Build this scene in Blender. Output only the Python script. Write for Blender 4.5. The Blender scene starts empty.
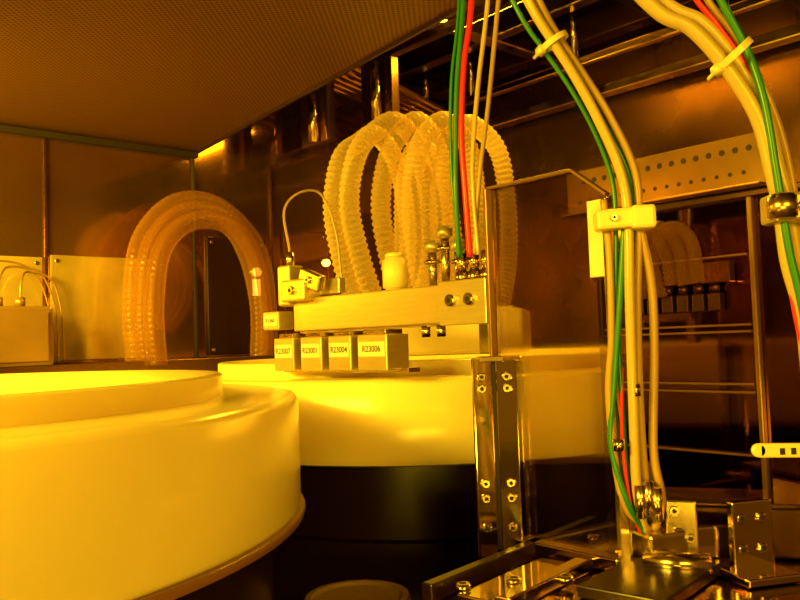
import bpy, bmesh, math, random
from mathutils import Vector, Matrix
random.seed(4)
Z0=0.30
def V(x,y,z): return Vector((x/1000,y/1000,z/1000+Z0))
sc=bpy.context.scene
col=sc.collection
sc.view_settings.view_transform='Standard'
sc.view_settings.look='None'

# ---------------- materials ----------------
def mat(name,base,rough=.4,metal=0.,spec=.5,noise=0,nscale=40,stretch=(1,1,1),bump=0,trans=0,sss=0,emit=0,alpha=1,rvar=0):
    m=bpy.data.materials.new(name); m.use_nodes=True
    nt=m.node_tree; b=nt.nodes['Principled BSDF']
    b.inputs['Base Color'].default_value=(*base,1)
    b.inputs['Roughness'].default_value=rough
    b.inputs['Metallic'].default_value=metal
    b.inputs['Specular IOR Level'].default_value=spec
    b.inputs['Transmission Weight'].default_value=trans
    b.inputs['Alpha'].default_value=alpha
    if sss:
        b.inputs['Subsurface Weight'].default_value=sss
        b.inputs['Subsurface Radius'].default_value=(.02,.012,.006)
        b.inputs['Subsurface Scale'].default_value=1
    if emit:
        b.inputs['Emission Color'].default_value=(*base,1)
        b.inputs['Emission Strength'].default_value=emit
    if noise or bump or rvar:
        tc=nt.nodes.new('ShaderNodeTexCoord'); mp=nt.nodes.new('ShaderNodeMapping')
        mp.inputs['Scale'].default_value=stretch
        n=nt.nodes.new('ShaderNodeTexNoise'); n.inputs['Scale'].default_value=nscale; n.inputs['Detail'].default_value=4
        nt.links.new(tc.outputs['Object'],mp.inputs[0]); nt.links.new(mp.outputs[0],n.inputs['Vector'])
        if noise:
            r=nt.nodes.new('ShaderNodeMapRange'); r.inputs['From Min'].default_value=.3; r.inputs['From Max'].default_value=.7
            r.inputs['To Min'].default_value=1-noise; r.inputs['To Max'].default_value=1
            nt.links.new(n.outputs['Fac'],r.inputs[0])
            mx=nt.nodes.new('ShaderNodeMix'); mx.data_type='RGBA'; mx.blend_type='MULTIPLY'; mx.inputs[0].default_value=1
            mx.inputs[6].default_value=(*base,1); nt.links.new(r.outputs[0],mx.inputs[7]); nt.links.new(mx.outputs[2],b.inputs['Base Color'])
        if rvar:
            r=nt.nodes.new('ShaderNodeMapRange'); r.inputs['From Min'].default_value=.3; r.inputs['From Max'].default_value=.7
            r.inputs['To Min'].default_value=max(rough-rvar,.02); r.inputs['To Max'].default_value=rough+rvar
            nt.links.new(n.outputs['Fac'],r.inputs[0]); nt.links.new(r.outputs[0],b.inputs['Roughness'])
        if bump:
            bp=nt.nodes.new('ShaderNodeBump'); bp.inputs['Strength'].default_value=bump; bp.inputs['Distance'].default_value=.002
            nt.links.new(n.outputs['Fac'],bp.inputs['Height']); nt.links.new(bp.outputs[0],b.inputs['Normal'])
    return m

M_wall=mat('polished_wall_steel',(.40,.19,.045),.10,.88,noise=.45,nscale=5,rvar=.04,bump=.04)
M_wall_refl=mat('reflection_bright_panel',(.74,.54,.17),.12,.6,noise=.55,nscale=9,rvar=.05,bump=.05)  # reflection of the bright room painted in as a lighter panel colour
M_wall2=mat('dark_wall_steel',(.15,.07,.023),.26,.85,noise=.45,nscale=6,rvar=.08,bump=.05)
M_rail=mat('rail_steel',(.36,.21,.075),.28,.6,noise=.2,nscale=20)
M_steel=mat('stainless',(.76,.63,.40),.2,1,noise=.2,nscale=30,rvar=.06)
M_brush=mat('brushed_aluminium',(.70,.58,.35),.32,.7,noise=.14,nscale=60,stretch=(1,1,12))
M_mirror=mat('mirror_steel',(.84,.70,.42),.09,1,noise=.1,nscale=20,bump=.1)
M_deck=mat('deck_steel',(.50,.33,.14),.13,1,noise=.4,nscale=12,bump=.15)
M_dark=mat('dark_skirt',(.022,.008,.002),.25,0,.4,noise=.4,nscale=8)
M_dmir=mat('smoked_mirror_glass',(.20,.09,.024),.06,1,noise=.25,nscale=5)
M_black=mat('black_gap',(.012,.006,.003),.6)
M_bowl=mat('cream_polymer',(.92,.79,.38),.18,0,.5,noise=.10,nscale=7,sss=.35,bump=.03)
M_bowl_edge=mat('amber_rim',(.22,.10,.02),.35)
M_cream=mat('cream_nylon',(.86,.72,.42),.35,noise=.06,nscale=30)
M_label=mat('label_white',(.80,.74,.60),.5)
M_ink=mat('label_ink',(.02,.015,.01),.6)
M_green=mat('green_cable',(.02,.20,.06),.32)
M_red=mat('red_cable',(.75,.02,.08),.32)
M_tan=mat('tan_tube',(.42,.28,.12),.32)
M_cup=mat('drain_cup_polymer',(.34,.24,.10),.35)
M_pale=mat('pale_tube',(.62,.48,.26),.25,trans=.15)
M_ceil=mat('ceiling_dark_steel',(.10,.05,.02),.28,.8,noise=.5,nscale=7)
M_floor=mat('floor_steel',(.08,.04,.02),.3,.5,noise=.4,nscale=10)
M_glint=mat('reflected_glow',(1,.66,.10),.4,emit=4)  # emission standing in for lamp reflections on the wall

def glassmat(name,tint,alpha):
    m=bpy.data.materials.new(name); m.use_nodes=True; nt=m.node_tree; nt.nodes.clear()
    o=nt.nodes.new('ShaderNodeOutputMaterial'); t=nt.nodes.new('ShaderNodeBsdfTransparent'); t.inputs[0].default_value=(*tint,1)
    g=nt.nodes.new('ShaderNodeBsdfGlossy'); g.inputs['Roughness'].default_value=.05; g.inputs[0].default_value=(.9,.75,.5,1)
    f=nt.nodes.new('ShaderNodeFresnel'); f.inputs[0].default_value=1.45
    ad=nt.nodes.new('ShaderNodeMath'); ad.operation='ADD'; ad.inputs[1].default_value=alpha
    mx=nt.nodes.new('ShaderNodeMixShader'); nt.links.new(f.outputs[0],ad.inputs[0]); nt.links.new(ad.outputs[0],mx.inputs[0])
    nt.links.new(t.outputs[0],mx.inputs[1]); nt.links.new(g.outputs[0],mx.inputs[2]); nt.links.new(mx.outputs[0],o.inputs[0])
    return m
M_glass=glassmat('tinted_acrylic',(.93,.86,.70),.26)

def hosemat(name,c,transp):
    m=bpy.data.materials.new(name); m.use_nodes=True; nt=m.node_tree; nt.nodes.clear()
    o=nt.nodes.new('ShaderNodeOutputMaterial'); p=nt.nodes.new('ShaderNodeBsdfPrincipled')
    p.inputs['Base Color'].default_value=(*c,1); p.inputs['Roughness'].default_value=.22
    tl=nt.nodes.new('ShaderNodeBsdfTranslucent'); tl.inputs[0].default_value=(*c,1)
    tr=nt.nodes.new('ShaderNodeBsdfTransparent'); tr.inputs[0].default_value=(1,.95,.85,1)
    a=nt.nodes.new('ShaderNodeMixShader'); a.inputs[0].default_value=.45
    b=nt.nodes.new('ShaderNodeMixShader')
    lw=nt.nodes.new('ShaderNodeLayerWeight'); lw.inputs[0].default_value=.4
    mr=nt.nodes.new('ShaderNodeMapRange'); mr.inputs['To Min'].default_value=transp+.12; mr.inputs['To Max'].default_value=max(transp-.3,0)
    nt.links.new(lw.outputs['Facing'],mr.inputs[0]); nt.links.new(mr.outputs[0],b.inputs[0])
    nt.links.new(p.outputs[0],a.inputs[1]); nt.links.new(tl.outputs[0],a.inputs[2])
    nt.links.new(a.outputs[0],b.inputs[1]); nt.links.new(tr.outputs[0],b.inputs[2]); nt.links.new(b.outputs[0],o.inputs[0])
    return m
M_hose=hosemat('translucent_corrugated',(.86,.70,.42),.58)
M_hose_refl=hosemat('reflected_hose_amber',(.50,.25,.05),.66)  # dim brown tone for hoses that stand in for mirror images

def perfmat():
    m=bpy.data.materials.new('perforated_sheet'); m.use_nodes=True; nt=m.node_tree; b=nt.nodes['Principled BSDF']
    tc=nt.nodes.new('ShaderNodeTexCoord'); mp=nt.nodes.new('ShaderNodeMapping')
    mp.inputs['Rotation'].default_value=(0,0,math.radians(-41.35)); mp.inputs['Scale'].default_value=(150,150,0)
    nt.links.new(tc.outputs['Object'],mp.inputs[0])
    def vm(op,a,bv):
        n=nt.nodes.new('ShaderNodeVectorMath'); n.operation=op; nt.links.new(a,n.inputs[0])
        if bv is not None: n.inputs[1].default_value=bv
        return n.outputs
    ds=[]
    for off in ((0,0,0),(.5,.5,0)):
        a=vm('ADD',mp.outputs[0],off)[0]; f=vm('FRACTION',a,None)[0]; s=vm('SUBTRACT',f,(.5,.5,0))[0]
        l=vm('LENGTH',s,None)['Value']; ds.append(l)
    mn=nt.nodes.new('ShaderNodeMath'); mn.operation='MINIMUM'; nt.links.new(ds[0],mn.inputs[0]); nt.links.new(ds[1],mn.inputs[1])
    r=nt.nodes.new('ShaderNodeMapRange'); r.inputs['From Min'].default_value=.2; r.inputs['From Max'].default_value=.27
    nt.links.new(mn.outputs[0],r.inputs[0])
    mx=nt.nodes.new('ShaderNodeMix'); mx.data_type='RGBA'; mx.inputs[6].default_value=(.02,.006,.001,1); mx.inputs[7].default_value=(.19,.085,.026,1)
    nt.links.new(r.outputs[0],mx.inputs[0]); nt.links.new(mx.outputs[2],b.inputs['Base Color'])
    b.inputs['Roughness'].default_value=.42; b.inputs['Metallic'].default_value=.3
    return m
M_perf=perfmat()

# ---------------- mesh helpers ----------------
def group(name,parent=None):
    e=bpy.data.objects.new(name,None); e.empty_display_size=.02; col.objects.link(e)
    if parent: e.parent=parent
    return e
def link(name,bm,m,parent=None,smooth=False):
    me=bpy.data.meshes.new(name); bm.to_mesh(me); bm.free()
    ob=bpy.data.objects.new(name,me); col.objects.link(ob); me.materials.append(m)
    if smooth:
        for p in me.polygons: p.use_smooth=True
    if parent: ob.parent=parent
    return ob
A1=math.atan2(.6607,.7507); A2=math.atan2(-.7507,.6607)
def box(name,c,s,m,parent=None,rz=0,rx=0,ry=0,bev=.6):
    """centre (mm), size (mm)"""
    bm=bmesh.new(); bmesh.ops.create_cube(bm,size=1)
    bmesh.ops.scale(bm,vec=(s[0]/1000,s[1]/1000,s[2]/1000),verts=bm.verts)
    if bev: bmesh.ops.bevel(bm,geom=bm.edges[:],offset=min(bev,min(s)*.3)/1000,segments=2,affect='EDGES',profile=.5)
    R=Matrix.Translation(V(*c))@Matrix.Rotation(rz,4,'Z')@Matrix.Rotation(ry,4,'Y')@Matrix.Rotation(rx,4,'X')
    bm.transform(R)
    return link(name,bm,m,parent)
def cyl(name,p0,p1,r,m,parent=None,r2=None,seg=24,bev=0):
    a=V(*p0); b=V(*p1); d=b-a
    bm=bmesh.new(); bmesh.ops.create_cone(bm,cap_ends=True,segments=seg,radius1=r/1000,radius2=(r if r2 is None else r2)/1000,depth=d.length)
    if bev:
        es=[e for e in bm.edges if abs(e.verts[0].co.z-e.verts[1].co.z)<1e-6]
        bmesh.ops.bevel(bm,geom=es,offset=bev/1000,segments=2,affect='EDGES')
    q=Vector((0,0,1)).rotation_difference(d.normalized()).to_matrix().to_4x4()
    bm.transform(Matrix.Translation((a+b)/2)@q)
    ob=link(name,bm,m,parent)
    for p in ob.data.polygons: p.use_smooth=len(p.vertices)==4
    return ob
def lathe(name,c,prof,m,parent=None,seg=160):
    bm=bmesh.new(); rings=[]
    for i in range(seg):
        a=2*math.pi*i/seg
        rings.append([bm.verts.new(V(c[0]+r*math.cos(a),c[1]+r*math.sin(a),z)) for r,z in prof])
    for i in range(seg):
        A=rings[i];B=rings[(i+1)%seg]
        for j in range(len(prof)-1): bm.faces.new((A[j],B[j],B[j+1],A[j+1]))
    bmesh.ops.remove_doubles(bm,verts=bm.verts,dist=1e-6)
    bmesh.ops.recalc_face_normals(bm,faces=bm.faces)
    ob=link(name,bm,m,parent,True)
    md=ob.modifiers.new('es','EDGE_SPLIT'); md.split_angle=math.radians(50)
    return ob
def cr(pts,n):
    P=[Vector(p) for p in pts]; P=[P[0]*2-P[1]]+P+[P[-1]*2-P[-2]]
    out=[]
    for i in range(1,len(P)-2):
        p0,p1,p2,p3=P[i-1:i+3]
        for k in range(n):
            t=k/n
            out.append(.5*((2*p1)+(-p0+p2)*t+(2*p0-5*p1+4*p2-p3)*t*t+(-p0+3*p1-3*p2+p3)*t**3))
    out.append(P[-2]); return out
def resample(pts,step):
    out=[pts[0]]; acc=0
    for a,b in zip(pts,pts[1:]):
        L=(b-a).length; pos=step-acc
        while pos<=L:
            out.append(a.lerp(b,pos/L)); pos+=step
        acc=L-(pos-step)
    return out
def tube(name,pts,r,m,parent=None,seg=12,step=4,corr=None):
    pl=resample(cr(pts,24),step)
    bm=bmesh.new(); rings=[]
    T=None
    for i,p in enumerate(pl):
        t=(pl[min(i+1,len(pl)-1)]-pl[max(i-1,0)]).normalized()
        if T is None: N=t.orthogonal().normalized()
        else: N=(N-t*N.dot(t)).normalized()
        T=t; B=t.cross(N)
        rr=r if not corr else r*(1+corr*((0,.9,1,.1)[i%4]))
        rings.append([bm.verts.new(V(*(p+(N*math.cos(2*math.pi*k/seg)+B*math.sin(2*math.pi*k/seg))*rr))) for k in range(seg)])
    for a,b in zip(rings,rings[1:]):
        for k in range(seg): bm.faces.new((a[k],a[(k+1)%seg],b[(k+1)%seg],b[k]))
    bm.faces.new(rings[0][::-1]); bm.faces.new(rings[-1])
    return link(name,bm,m,parent,True)
def prism(name,poly,z0,z1,m,parent=None,bev=.8):
    bm=bmesh.new()
    vs=[bm.verts.new(V(x,y,z0)) for x,y in poly]; f=bm.faces.new(vs)
    r=bmesh.ops.extrude_face_region(bm,geom=[f])
    bmesh.ops.translate(bm,vec=(0,0,(z1-z0)/1000),verts=[v for v in r['geom'] if isinstance(v,bmesh.types.BMVert)])
    bmesh.ops.recalc_face_normals(bm,faces=bm.faces)
    if bev: bmesh.ops.bevel(bm,geom=bm.edges[:],offset=bev/1000,segments=2,affect='EDGES')
    return link(name,bm,m,parent)
def vpanel(name,poly,o,d,th,m,parent=None,bev=.5):
    n=Vector((-d[1],d[0],0)); bm=bmesh.new()
    vs=[bm.verts.new(V(o[0]+d[0]*s,o[1]+d[1]*s,z)) for s,z in poly]; f=bm.faces.new(vs)
    r=bmesh.ops.extrude_face_region(bm,geom=[f])
    bmesh.ops.translate(bm,vec=n*th/1000,verts=[v for v in r['geom'] if isinstance(v,bmesh.types.BMVert)])
    bmesh.ops.recalc_face_normals(bm,faces=bm.faces)
    if bev: bmesh.ops.bevel(bm,geom=bm.edges[:],offset=bev/1000,segments=1,affect='EDGES')
    return link(name,bm,m,parent)
def text(name,s,c,size,m,parent,rz):
    cu=bpy.data.curves.new(name,'FONT'); cu.body=s; cu.size=size/1000; cu.align_x='CENTER'; cu.align_y='CENTER'; cu.offset=.00012
    ob=bpy.data.objects.new(name,cu); col.objects.link(ob); cu.materials.append(m)
    ob.matrix_world=Matrix.Translation(V(*c))@Matrix.Rotation(rz,4,'Z')@Matrix.Rotation(math.pi/2,4,'X')
    ob.parent=parent; return ob
def bolt(name,c,n,r,parent,m=None):
    c=Vector(c);n=Vector(n).normalized()
    cyl(name,c-n*1,c+n*r*.7,r,m or M_steel,parent,seg=20,bev=r*.15)
    cyl(name+'_socket',c+n*r*.66,c+n*r*.74,r*.5,M_black,parent,seg=6)

D1=Vector((.7507,.6607,0)); N1=Vector((.6607,-.7507,0))
D2=Vector((.6607,-.7507,0)); N2=Vector((-.7507,-.6607,0))
W0=Vector((-300,1206,0)); CN=Vector((90,1549,0)) 
def w1(t,n=0,z=0): return tuple(W0+D1*t+N1*n+Vector((0,0,z)))
def w2(s,n=0,z=0): return tuple(CN+D2*s+N2*n+Vector((0,0,z)))

# ---------------- room shell ----------------
H=520
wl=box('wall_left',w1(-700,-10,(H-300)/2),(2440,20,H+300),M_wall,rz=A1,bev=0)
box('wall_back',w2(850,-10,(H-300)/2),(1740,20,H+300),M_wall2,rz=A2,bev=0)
prism('floor',[w1(530,-30)[:2],w2(1720,-30)[:2],(400,-900),(-1700,-900),w1(-1900,-30)[:2]],-320,-300,M_floor,bev=0)
prism('ceiling',[w1(530,-30)[:2],w2(1720,-30)[:2],(400,-900),(-1700,-900),w1(-1900,-30)[:2]],H,H+20,M_ceil,bev=0)

# perforated ceiling panel
g=group('perforated_ceiling_panel')
e2=Vector((.59,-.807,0))
Pc=Vector((-300,1206,0)); far=Pc+e2*1500; lf=W0+D1*-1500
prism('sheet',[(Pc+e2*0).to_tuple()[:2],far[:2],(far+Vector((-1100,-300,0)))[:2],lf[:2]],300,306,M_perf,g,bev=0)
vpanel('edge_flange',[(0,296),(1500,296),(1500,345),(0,345)],Pc[:2],e2[:2],-4,M_ceil,g)
box('wall_flange',w1(-650,6,292),(1290,12,8),M_black,g,rz=A1)

# ceiling beams
g=group('ceiling_beam_frame')
for i,(n,z,w,h,m) in enumerate([(60,470,30,40,M_wall2),(150,495,22,50,M_steel),(270,480,40,30,M_ceil),(300,440,14,14,M_steel),(400,500,60,40,M_wall2),(120,400,12,12,M_mirror),(30,380,24,16,M_steel)]):
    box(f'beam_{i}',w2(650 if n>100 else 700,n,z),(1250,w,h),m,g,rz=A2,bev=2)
for i,s in enumerate([60,300,520,760,1000]):
    box(f'cross_{i}',w2(s,240,462),(26,480,20),M_steel if i%2 else M_ceil,g,rz=A2,bev=2)
for i,s in enumerate([90,200,410,640]):
    cyl(f'hanger_{i}',w2(s,120,400),w2(s,120,515),5,M_steel,g)
for i in range(6):
    cyl(f'pipe_{i}',w2(40+i*26,70+i*12,395-i*4),w2(40+i*26,420,455-i*4),7,M_wall,g)
for i,(s,n,z) in enumerate([(30,330,372),(120,380,350),(210,330,372)]):
    box(f'strut_{i}',w2(s,n,z),(70,16,90),M_wall if i%2 else M_wall2,g,rz=A2,bev=2)
    cyl(f'union_{i}',w2(s+10,n+16,z-46),w2(s+10,n+16,z+40),8,M_steel,g,bev=1)

# access panels fixed to the left wall
g=wl
for i,(t,w,z0,z1,m) in enumerate([(-330,200,-10,128,M_wall_refl),(60,105,-10,170,M_dark),(-150,140,-10,132,M_wall_refl),(190,90,-10,190,M_wall),(330,120,-10,230,M_wall2)]):
    box(f'panel_{i}',w1(t,3,(z0+z1)/2),(w,6,z1-z0),m,g,rz=A1,bev=1.5)
    for k,(dx,dz) in enumerate([(-1,-1),(1,-1),(-1,1),(1,1)]):
        bolt(f'screw_{i}_{k}',w1(t+dx*(w/2-8),6,(z0+z1)/2+dz*((z1-z0)/2-8)),N1,2.6,g)
for i,t in enumerate([-440,-225,-10,125,255,400]):
    box(f'seam_{i}',w1(t,2,130),(4,5,330),M_wall2 if i%2 else M_black,g,rz=A1)
box('ledge',w1(-500,38,-30),(1900,76,14),M_dark,g,rz=A1,bev=2)
box('ledge_lip',w1(-500,76,-24),(1900,4,22),M_wall2,g,rz=A1,bev=1)

g=group('junction_box')
J=-292
box('body',w1(J,46,20),(110,44,80),M_rail,g,rz=A1,bev=4)
box('lid',w1(J,70,22),(96,4,62),M_rail,g,rz=A1,bev=2)
for k in range(3): cyl(f'gland_{k}',w1(J-30+k*26,46,60),w1(J-30+k*26,46,72),6,M_rail,g,bev=1)
for k in range(3): tube(f'lead_{k}',[w1(J-30+k*26,46,70),w1(J-26+k*26,40,95),w1(J-6+k*22,26,118-k*6),w1(J+44+k*12,22,108-k*6),w1(J+66+k*7,22,50),w1(J+68+k*7,24,-14)],1.3,M_rail,g)

g=group('reflected_hose_bundle')  # mirror image of the hoses in the steel wall, built as dim geometry
for k in range(3):
    o=(k-1)*24
    tube(f'hose_{k}',[w1(-117+o*.5,60+k*7,-20),w1(-120+o*.5,60+k*7,60),w1(-106+o*.5,58+k*7,150-k*6),w1(-58+o*.3,56+k*7,207-k*14),w1(5+o*.1,56+k*7,207-k*14),w1(56-o*.5,52+k*6,150-k*8),w1(74-o*.5,50+k*6,60),w1(72-o*.5,50+k*6,-20)],13,M_hose_refl,g,seg=18,step=2,corr=.05)

g=group('wall_glint'); cyl('lens',w1(92,8,118),w1(92,14,118),7,M_glint,g,bev=1); cyl('glint_ring',w1(92,0,118),w1(92,9,118),10,M_steel,g)  # lamp reflection on the wall, made as a small glowing part
box('glint_streak',w1(92,8,94),(12,5,26),M_glint,g,rz=A1)  # glowing block for the streak of reflected light
g=group('wall_glint'); cyl('lens',w1(228,8,138),w1(228,14,138),6,M_glint,g,bev=1); cyl('glint_ring',w1(228,0,138),w1(228,9,138),9,M_steel,g)  # second lamp reflection, also a glowing part

# ---------------- bowls ----------------
def bowl(c,rim):
    g=group('spin_chamber_bowl')
    lathe('cup_body',c,[(120,-60),(196,-50),(232,-24),(243,-17),(247,-16.7),(249.5,-18),(250,-31),(292,-31),(297,-32),(300,-36),(300,-98),(298,-104),(292,-106),(285,-106),(285,-60),(120,-60)],M_bowl,g)
    if rim: lathe('lower_rim',c,[(286,-104),(302,-104),(303,-106),(302,-109),(286,-109),(286,-104)],M_bowl_edge,g)
    lathe('inner_funnel',c,[(40,-70),(205,-52),(205,-56),(40,-74),(40,-70)],M_cream,g)
    lathe('motor_skirt',c,[(50,-72),(280,-106),(280,-170),(270,-176),(270,-300),(50,-300),(50,-72)],M_dark,g)
    cyl('chuck',(c[0],c[1],-72),(c[0],c[1],-45),60,M_dark,g,bev=2)
    return g
bowl((-368,501),True); bowl((32,975),False)

g=group('drain_cup')
lathe('cup',(-39,600),[(30,-190),(34,-185),(38,-185),(40,-189),(40,-240),(36,-240),(30,-236),(30,-190)],M_cup,g,seg=64)
lathe('lid',(-39,600),[(0.5,-187),(31,-187),(31,-198),(0.5,-198),(.5,-187)],M_cup,g,seg=64)
cyl('stem',(-39,600,-300),(-39,600,-238),20,M_dark,g)

# ---------------- arm bar with valves ----------------
S=.87
L=Vector((-114*S,852*S,0)); R=Vector((73*S,670*S,0)); DB=(R-L).normalized(); NB=Vector((DB.y,-DB.x,0)); AB=math.atan2(DB.y,DB.x)
LB=(R-L).length
def b(s,n=0,z=0): return tuple(L+DB*s+NB*n+Vector((0,0,z)))
g=group('nozzle_arm_bracket')
box('bar',b(LB/2,-6,28),(LB,12,30),M_brush,g,rz=AB,bev=1.2)
box('top_flange',b(LB/2-8,-18,42),(LB-30,26,3),M_brush,g,rz=AB)
box('right_plate',b(LB-22,1,28),(46,3,34),M_brush,g,rz=AB,bev=1)
box('right_drop',b(LB-4,-4,6),(10,9,34),M_steel,g,rz=AB,bev=1)
box('under_bar',b(LB/2-12,-9,12.4),(LB-30,8,2),M_brush,g,rz=AB)
for i,s in enumerate([LB-14,LB-32]): bolt(f'bolt_{i}',b(s,3,30),NB,4.5,g)
box('left_block',b(14,2,50),(34,20,20),M_brush,g,rz=AB,bev=2)
box('left_riser',b(-8,-4,56),(18,18,38),M_brush,g,rz=AB,bev=2)
box('left_tab',b(34,5,58),(30,8,16),M_steel,g,rz=AB,ry=.35,bev=2)
box('left_slide',b(30,-10,52),(56,8,14),M_brush,g,rz=AB,bev=1)
bolt('left_bolt',b(14,12,50),NB,4,g); bolt('left_bolt2',b(34,9,58),NB,3.4,g)
cyl('left_pin',b(-8,-4,74),b(-8,-4,88),4,M_steel,g,bev=1)
cyl('post_white',b(122,-12,43),b(122,-12,70),10.5,M_cream,g,bev=2,seg=40)
cyl('post_white_cap',b(122,-12,70),b(122,-12,74),8,M_cream,g,bev=1,seg=40)
for i,(s,h) in enumerate([(152,12),(166,22),(180,10)]):
    cyl(f'knob_stem_{i}',b(s,-26,43),b(s,-26,60+h),3.5,M_steel,g)
    cyl(f'knob_{i}',b(s,-26,60+h),b(s,-26,70+h),6.5,M_brush,g,bev=1.5)
    cyl(f'knob_ring_{i}',b(s,-26,50+h),b(s,-26,54+h),7,M_steel,g,bev=1)
for i,s in enumerate([LB-30,LB-18,LB-6]):
    cyl(f'nut_{i}',b(s,-9,43),b(s,-9,52),5.5,M_steel,g,seg=6,bev=.4)
    cyl(f'sleeve_{i}',b(s,-9,52),b(s,-9,66),4,M_mirror,g,bev=.5)
for i,s in enumerate([160,176]):
    cyl(f'underscrew_{i}',b(s,-6,3),b(s,-6,12),4,M_steel,g,seg=6,bev=.4)
vb=group('solenoid_valve_bank')
vx=[-2,37,75,115]
for i,s in enumerate(vx):
    w=29 if i<3 else 35
    box(f'valve_{i}',b(s,-2,-8),(w,26,30),M_brush,vb,rz=AB,bev=1.2)
    box(f'cap_{i}',b(s,-2,9),(w-8,20,4),M_steel,vb,rz=AB)
    box(f'label_{i}',b(s,11.3,-5),(w-4,.6,12),M_label,vb,rz=AB,bev=0)
    text(f'label_text_{i}','R2300'+'7146'[i],b(s,11.8,-5),7,M_ink,vb,AB)
    if i<3: box(f'gap_{i}',b(s+19,-8,-8),(8,14,24),M_dark,vb,rz=AB)
box('valve_end',b(-26,-2,24),(24,18,17),M_brush,vb,rz=AB,bev=1)
box('label_end',b(-26,7.3,24),(20,.6,9),M_label,vb,rz=AB,bev=0)
text('label_text_end','R1360',b(-26,7.8,24),5.4,M_ink,vb,AB)
box('rail',b(58,-12,-23),(165,14,4),M_steel,vb,rz=AB)

g=group('hose_manifold')
box('block',(20,925,8),(250,90,48),M_cream,g,rz=-.25,bev=4)
box('top_plate',(20,925,33),(230,80,4),M_brush,g,rz=-.25,bev=1)

hb=group('corrugated_hose_bundle')
HS=[(-58,-10,250,-8),(-34,18,258,-12),(-6,44,264,-6),(20,80,256,2),(46,118,258,8)]
for k,(nb,fb,tz,ln) in enumerate(HS):
    yn=897-(k%2)*24; 
    cxm=(nb+fb)/2
    tube(f'hose_{k}',[(nb+8,yn,40),(nb-2+ln*.5,yn-3,95),(nb-6+ln,yn,155),(nb+4+ln,yn+12,212),(nb+20+ln*.5,yn+35,tz-14),(cxm+12,yn+55,tz),(fb+10,yn+85,tz-26),(fb+22,1003,tz-90),(fb+20,1003,100),(fb+4,970,40)],10,M_hose,hb,seg=20,step=1.8,corr=.18)
    cyl(f'ferrule_{k}',(nb+8,yn,37),(nb+6,yn,54),13.5,M_cream,hb,bev=1)
tube('hose_inner',[(70,930,40),(66,930,110),(58,930,180),(40,945,228),(20,975,232),(8,1000,190),(4,1010,100),(0,1000,40)],9,M_hose,hb,seg=18,step=1.8,corr=.18)
g=group('thin_sensor_tube')
tube('tube',[b(-8,-4,88),(-112,790,135),(-100,830,160),(-80,850,160),(-66,852,120),(-60,850,64),(-46,835,30)],1.2,M_tan,g)

# ---------------- partition panel, post ----------------
pd=Vector((.6607,-.7507,0)); po=Vector((66,566,0))
def p(s,n=0,z=0): return tuple(po+pd*s+Vector((-.7507,-.6607,0))*n+Vector((0,0,z)))
g=group('acrylic_partition')
PL=98
vpanel('sheet',[(0,-143),(PL,-143),(PL,86),(PL-26,106),(0,106)],po[:2],pd[:2],3.5,M_glass,g)
box('edge_glint',p(PL-7,3,60),(11,3,48),M_label,g,rz=A2,bev=.5)  # bright reflection on the acrylic edge, put in as a pale strip
box('edge_trim_outer',p(PL+1,2,-30),(3,9,228),M_steel,g,rz=A2,bev=.3)
box('edge_trim_inner',p(0,2,28),(2.5,6,156),M_rail,g,rz=A2,bev=.3)
box('top_trim',p((PL-26)/2,0,107),(PL-26,5,1.8),M_rail,g,rz=A2,bev=.3)
box('top_chamfer_trim',p(PL-13,0,97),(33,5,1.8),M_rail,g,rz=A2,ry=math.atan2(20,26),bev=.3)
box('foot_rail',p(PL/2,2,-139),(PL,12,8),M_deck,g,rz=A2,bev=1)
g=group('mounting_post')
for i,(x,rz) in enumerate([(54,.35),(71,-.35)]):
    box(f'strip_{i}',(x,551,-80),(14,3,130 if i else 134),M_mirror,g,rz=rz,bev=.6)
    for k,z in enumerate([-26,-34,-98,-108,-128]):
        bolt(f'bolt_{i}_{k}',(x,549,z),(-.1,-1,0),3,g)
box('web',(62.5,558,-80),(26,8,128),M_black,g,bev=.6)
box('cap',(60,555,-14),(18,12,4),M_steel,g)

# ---------------- cabinet door (smoked) ----------------
co_=Vector((174,688,0))
def cb_(s,n=0,z=0): return tuple(co_+D2*s+N2*n+Vector((0,0,z)))
g=group('process_cabinet_door')
vpanel('smoked_panel',[(0,-143),(330,-143),(330,98),(0,98)],co_[:2],D2[:2],4,M_dmir,g)
box('top_rail',cb_(165,2,100),(330,8,5),M_wall2,g,rz=A2,bev=1)
box('stile_left',cb_(1,2,-22),(5,8,240),M_dark,g,rz=A2,bev=1)
box('stile',cb_(134,3,-12),(4,6,220),M_rail,g,rz=A2,bev=1)
for i,z in enumerate([56,4,-1,-40,-46,-92]): box(f'muntin_{i}',cb_(66,3,z),(128,4,1.8),M_rail,g,rz=A2,bev=.4)
for i in range(6):
    box(f'valve_unit_{i}',cb_(40+i*13,5,22),(10,8,14),M_wall2,g,rz=A2,bev=1)
    cyl(f'valve_top_{i}',cb_(40+i*13,5,29),cb_(40+i*13,5,37),3,M_wall2,g,bev=.6)
box('end_block',cb_(108,6,44),(22,10,16),M_wall,g,rz=A2,bev=1)
for k in range(3):
    tube(f'reflected_hose_{k}',[cb_(40+k*12,14,28),cb_(36+k*12,16,55),cb_(44+k*13,17,78),cb_(58+k*13,17,84-k*2),cb_(70+k*12,16,66),cb_(74+k*11,14,36)],4.6,M_hose_refl,g,seg=14,step=1,corr=.18)  # faint hose reflection in the door, modelled as dim tubes

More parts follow.
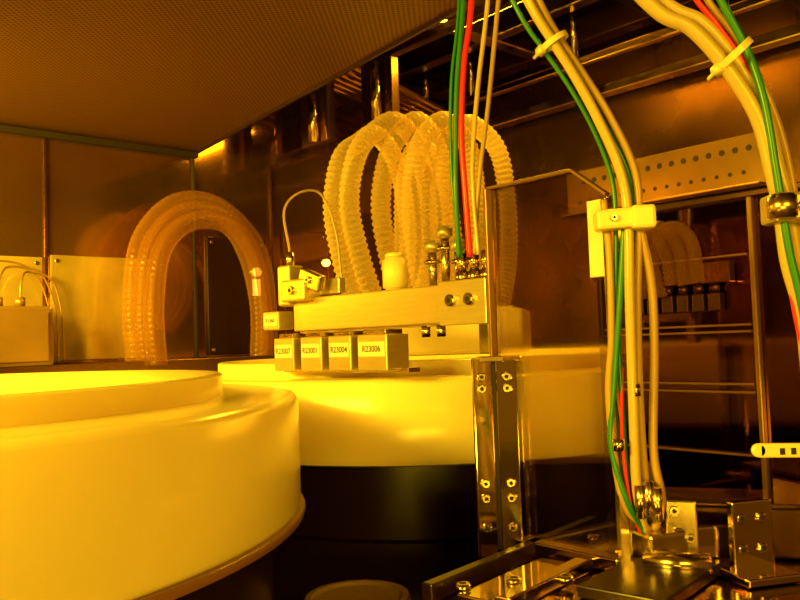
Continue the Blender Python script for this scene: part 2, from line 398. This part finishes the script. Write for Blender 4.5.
# ---------------- base deck and hardware ----------------
g=group('machine_base_deck')
prism('deck',[(-4,445),(149,625),(172,684),(400,412),(400,160),(-40,160),(-60,380)],-160,-145,M_deck,g,bev=1.5)
prism('deck_underframe',[(6,440),(148,606),(168,670),(390,405),(390,170),(-30,170),(-50,380)],-300,-160,M_dark,g,bev=1)
dd=Vector((153,180,0)).normalized(); ad=math.atan2(dd.y,dd.x)
box('rail_back',(74,530,-140),(200,8,10),M_dark,g,rz=ad,bev=1)
box('rail_front',(110,505,-141),(190,10,8),M_mirror,g,rz=ad,bev=1)
box('inner_pan',(150,480,-141),(120,50,7),M_dark,g,rz=ad,bev=1)
box('skid_plate',(66,478,-143),(90,30,4),M_mirror,g,rz=ad,bev=1)
for i,(x,y) in enumerate([(30,462),(60,470),(100,535),(128,560),(90,470),(120,500)]):
    bolt(f'bolt_{i}',(x,y,-141),(0,0,1),4.5,g)
box('housing_body',(212,540,-128),(92,44,32),M_wall2,g,rz=-.35,bev=2)
box('housing_lid',(212,540,-111),(98,50,3),M_deck,g,rz=-.35,bev=1)
box('housing_end_plate',(248,500,-121),(4,60,50),M_dmir,g,rz=.25,bev=1)
# hinge hardware is bolted to the deck (parts of the deck assembly)
box('hinge_base_block',(160,500,-132),(44,26,24),M_steel,g,rz=.3,bev=2)
box('hinge_upright',(146,505,-108),(22,6,56),M_mirror,g,rz=.3,bev=1)
box('hinge_side_plate',(166,492,-120),(18,4,36),M_steel,g,rz=-.4,bev=1)
box('link_bar',(182,496,-128),(44,10,20),M_mirror,g,rz=.1,bev=1.5)
box('angle_plate',(205,486,-123),(28,5,42),M_mirror,g,rz=.25,bev=1)
box('angle_foot',(203,472,-142),(36,28,5),M_mirror,g,rz=.25,bev=1)
cyl('roller',(140,486,-136),(176,474,-137),7,M_steel,g,bev=1)
for i,(c,n) in enumerate([((142,501,-92),(-.2,-1,0)),((149,502,-92),(-.2,-1,0)),((146,501,-110),(-.2,-1,0)),((198,483,-112),(.1,-1,0)),((211,485,-112),(.1,-1,0)),((198,483,-130),(.1,-1,0)),((211,485,-130),(.1,-1,0)),((162,492,-108),(-.3,-1,0)),((170,489,-124),(-.3,-1,0))]):
    bolt(f'hinge_bolt_{i}',c,n,3,g)

# ---------------- perforated rail ----------------
g=group('perforated_mounting_rail')
box('rail',w2(480,30,228),(320,6,70),M_rail,g,rz=A2,bev=2)
box('rail_lip',w2(480,40,192),(320,24,3),M_rail,g,rz=A2,bev=1)
for i in range(15):
    for r,z in enumerate([212,244]):
        c=Vector(w2(345+i*19+(9 if r else 0),33,z)); cyl(f'hole_{i}_{r}',c-N2*.5,c+N2*.6,4.2 if r else 3,M_black,g,seg=16)

# ---------------- cables ----------------
ca=group('arm_cable_bundle')
Y=588
for nme,m,r,pts in [
 ('red',M_red,2.3,[(70,Y,360),(61,Y,250),(54,Y,206),(50,Y,154),(51,Y,110),(53,590,60)]),
 ('green',M_green,2.0,[(66,Y,360),(55,Y,250),(48,Y,190),(45,Y,140),(44,Y,110),(45,594,60)]),
 ('pale_1',M_pale,1.8,[(88,Y,360),(73,Y,248),(64,Y,190),(58,Y,140),(57,Y,110),(59,586,60)]),
 ('pale_2',M_tan,1.8,[(96,Y,360),(81,Y,248),(71,Y,175),(62,Y,120),(56,590,60)]),
 ('green_dark',M_green,1.3,[(60,Y,360),(52,Y+4,250),(44,Y+4,190),(42,Y+4,120),(47,594,60)])]:
    tube(nme,pts,r,m,ca,step=3)
cb=group('panel_cable_bundle')
base=[(60,480,262),(87,480,202),(98.6,480,181),(113,480,157),(127,480,129),(138,480,98),(140,480,70),(138,480,20),(138,482,-40),(141,490,-94),(148,500,-122)]
def off(pts,dx,dy,wob=0,ph=0): return [(x+dx+wob*math.sin(ph+i*1.1),y+dy,z+dx*.35) for i,(x,y,z) in enumerate(pts)]
tube('pale_main',off(base,-2,-3,1,0),3.0,M_pale,cb,step=3)
tube('pale_second',off(base,5,0,1.5,2),2.4,M_tan,cb,step=3)
tube('green',off(base,3,4,3,1),2.2,M_green,cb,step=3)
tube('green_2',off(base,-6,5,1,4),1.5,M_green,cb,step=3)
tube('tan',[(126,484,82),(128,484,50),(127,484,0),(124,486,-40),(130,488,-100),(150,498,-122)],2.2,M_tan,cb,step=3)
tube('pale_loop',[(146,480,64),(152,482,30),(153,486,-10),(150,488,-70),(154,490,-100),(150,496,-122)],2.6,M_tan,cb,step=3)
tube('green_loop',[(136,478,64),(132,480,20),(127,484,-30),(124,486,-66),(132,486,-100),(145,496,-122)],1.8,M_green,cb,step=3)
tube('red_low',[(133,486,-20),(131,486,-60),(134,488,-100),(142,496,-122)],1.1,M_red,cb,step=3)
for i,(x,z) in enumerate([(139,-90),(144,-88),(149,-92)]): cyl(f'sleeve_{i}',(x,483,z),(x+1,485,z-20),3.2,M_steel,cb,bev=.5)
for i,(x,z) in enumerate([(138,-30),(127,-62)]): cyl(f'ferrule_{i}',(x,479,z),(x,479,z-7),3.4,M_steel,cb)
g=group('cable_clamp')
box('body',(136,478,69),(34,16,12),M_cream,g,rz=-.1,ry=-.05,bev=2)
box('strap',(146,474,69),(14,14,14),M_cream,g,rz=-.1,bev=2)
bolt('screw',(128,470,69),(0,-1,0),2.2,g)
def tie(c,ax,rad):
    g=group('cable_tie'); ax=Vector(ax).normalized(); c=Vector(c)
    q=Vector((0,0,1)).rotation_difference(ax); bm=bmesh.new(); n=28; rs=[]
    for i in range(n):
        a=2*math.pi*i/n
        rs.append([bm.verts.new(V(*(c+q@Vector((r*math.cos(a),r*math.sin(a),h))))) for r,h in ((rad,-1.8),(rad+1.2,-1.8),(rad+1.2,1.8),(rad,1.8))])
    for i in range(n):
        A=rs[i];B=rs[(i+1)%n]
        for j in range(4): bm.faces.new((A[j],B[j],B[(j+1)%4],A[(j+1)%4]))
    link('loop',bm,M_cream,g)
    e=c+q@Vector((rad+2,0,0)); t=q@Vector((.6,.8,.1))
    cyl('head',e-t*3,e+t*3,3.2,M_cream,g,seg=4,bev=.5); cyl('tail',e,e+t*7,1.3,M_cream,g,r2=1,seg=6)
tie((100,481,180),(.5,0,-.85),8)
cc=group('overhead_cable_bundle')
bc=[(108,400,200),(138,400,166),(155,400,156),(172,400,135),(186,400,109),(192,400,79),(195,400,62),(197,400,35),(203,400,3),(206,402,-60),(210,404,-140)]
def off2(pts,dx,dy,dz,wob=0,ph=0): return [(x+dx+wob*math.sin(ph+i),y+dy,z+dz) for i,(x,y,z) in enumerate(pts)]
tube('thick_1',off2(bc,-2,0,-2),3.7,M_pale,cc,step=3,seg=16)
tube('thick_2',off2(bc,4,4,3,1),3.5,M_pale,cc,step=3,seg=16)
tube('green',[(150,398,215),(168,398,168),(180,398,141),(186,396,115),(190,396,80),(194,396,40),(200,396,0),(208,400,-90)],2.0,M_green,cc,step=3)
tube('red',[(140,404,205),(156,402,172),(168,402,155),(182,402,130),(196,404,85),(200,404,50),(196,400,20),(201,400,-20),(208,400,-90)],1.4,M_red,cc,step=3)
tube('tan',[(146,404,210),(163,404,172),(180,404,146),(196,404,105),(203,404,60),(206,404,0)],2.0,M_tan,cc,step=3)
tie((174,400,140),(.65,0,-.75),9.5)
g=group('cable_clamp')
box('body',(198,400,60),(24,18,15),M_brush,g,bev=2); cyl('ring',(190,392,54),(190,392,66),7,M_steel,g,bev=1)
bolt('screw',(200,391,60),(0,-1,0),3,g)
g=group('slotted_cable_tie_mount')
box('bar',(190,398,-60),(32,3,7),M_cream,g,ry=.03,bev=1.2)
for i in range(4): box(f'slot_{i}',(185+i*5.5,396.4,-60.2),(2.4,.6,3.2),M_black,g,bev=0)
cyl('nose',(174,399.5,-59.5),(174,396.5,-59.5),3.4,M_cream,g,bev=.6)

# ---------------- lights ----------------
AM=(1,.52,.015)
def area(name,loc,tgt,size,power,c=AM,sy=None,spread=180):
    l=bpy.data.lights.new(name,'AREA'); l.energy=power; l.color=c; l.shape='RECTANGLE'; l.size=size/1000; l.size_y=(sy or size)/1000
    l.spread=math.radians(spread)
    o=bpy.data.objects.new(name,l); col.objects.link(o)
    d=V(*tgt)-V(*loc); o.matrix_world=Matrix.Translation(V(*loc))@d.to_track_quat('-Z','Y').to_matrix().to_4x4()
area('amber_tube_lamp',(-640,-50,230),(-440,380,-70),450,12.5,c=(1,.62,.02),sy=120,spread=150)
area('rear_reflection_fill',(300,-350,200),(60,750,0),400,4.2,sy=150)  # added unseen light behind the camera, gives the metal something to reflect
area('hose_fill',(170,1050,450),(30,930,0),260,4.0,sy=60)  # added unseen light overhead, shines on the hoses
area('wall_panel_fill',(-640,620,200),(-430,1080,60),300,5,c=(1,.64,.02),sy=60,spread=120)  # added unseen light, brightens the left wall panels
area('low_glint_fill',(-60,-260,-190),(110,520,-120),300,.8,c=(1,.58,.02),sy=90,spread=100)  # added low light behind the camera for highlights on the steel hardware
w=bpy.data.worlds.new('World'); sc.world=w; w.use_nodes=True
w.node_tree.nodes['Background'].inputs[0].default_value=(1,.38,.012,1)
w.node_tree.nodes['Background'].inputs[1].default_value=.17

# ---------------- camera ----------------
cd=bpy.data.cameras.new('camera'); cd.lens=36; cd.sensor_width=36; cd.clip_start=.01
co=bpy.data.objects.new('camera',cd); col.objects.link(co)
co.matrix_world=Matrix.Translation((0,0,Z0))@Matrix.Rotation(math.radians(93),4,'X')@Matrix.Rotation(math.radians(-2),4,'Z')
sc.camera=co
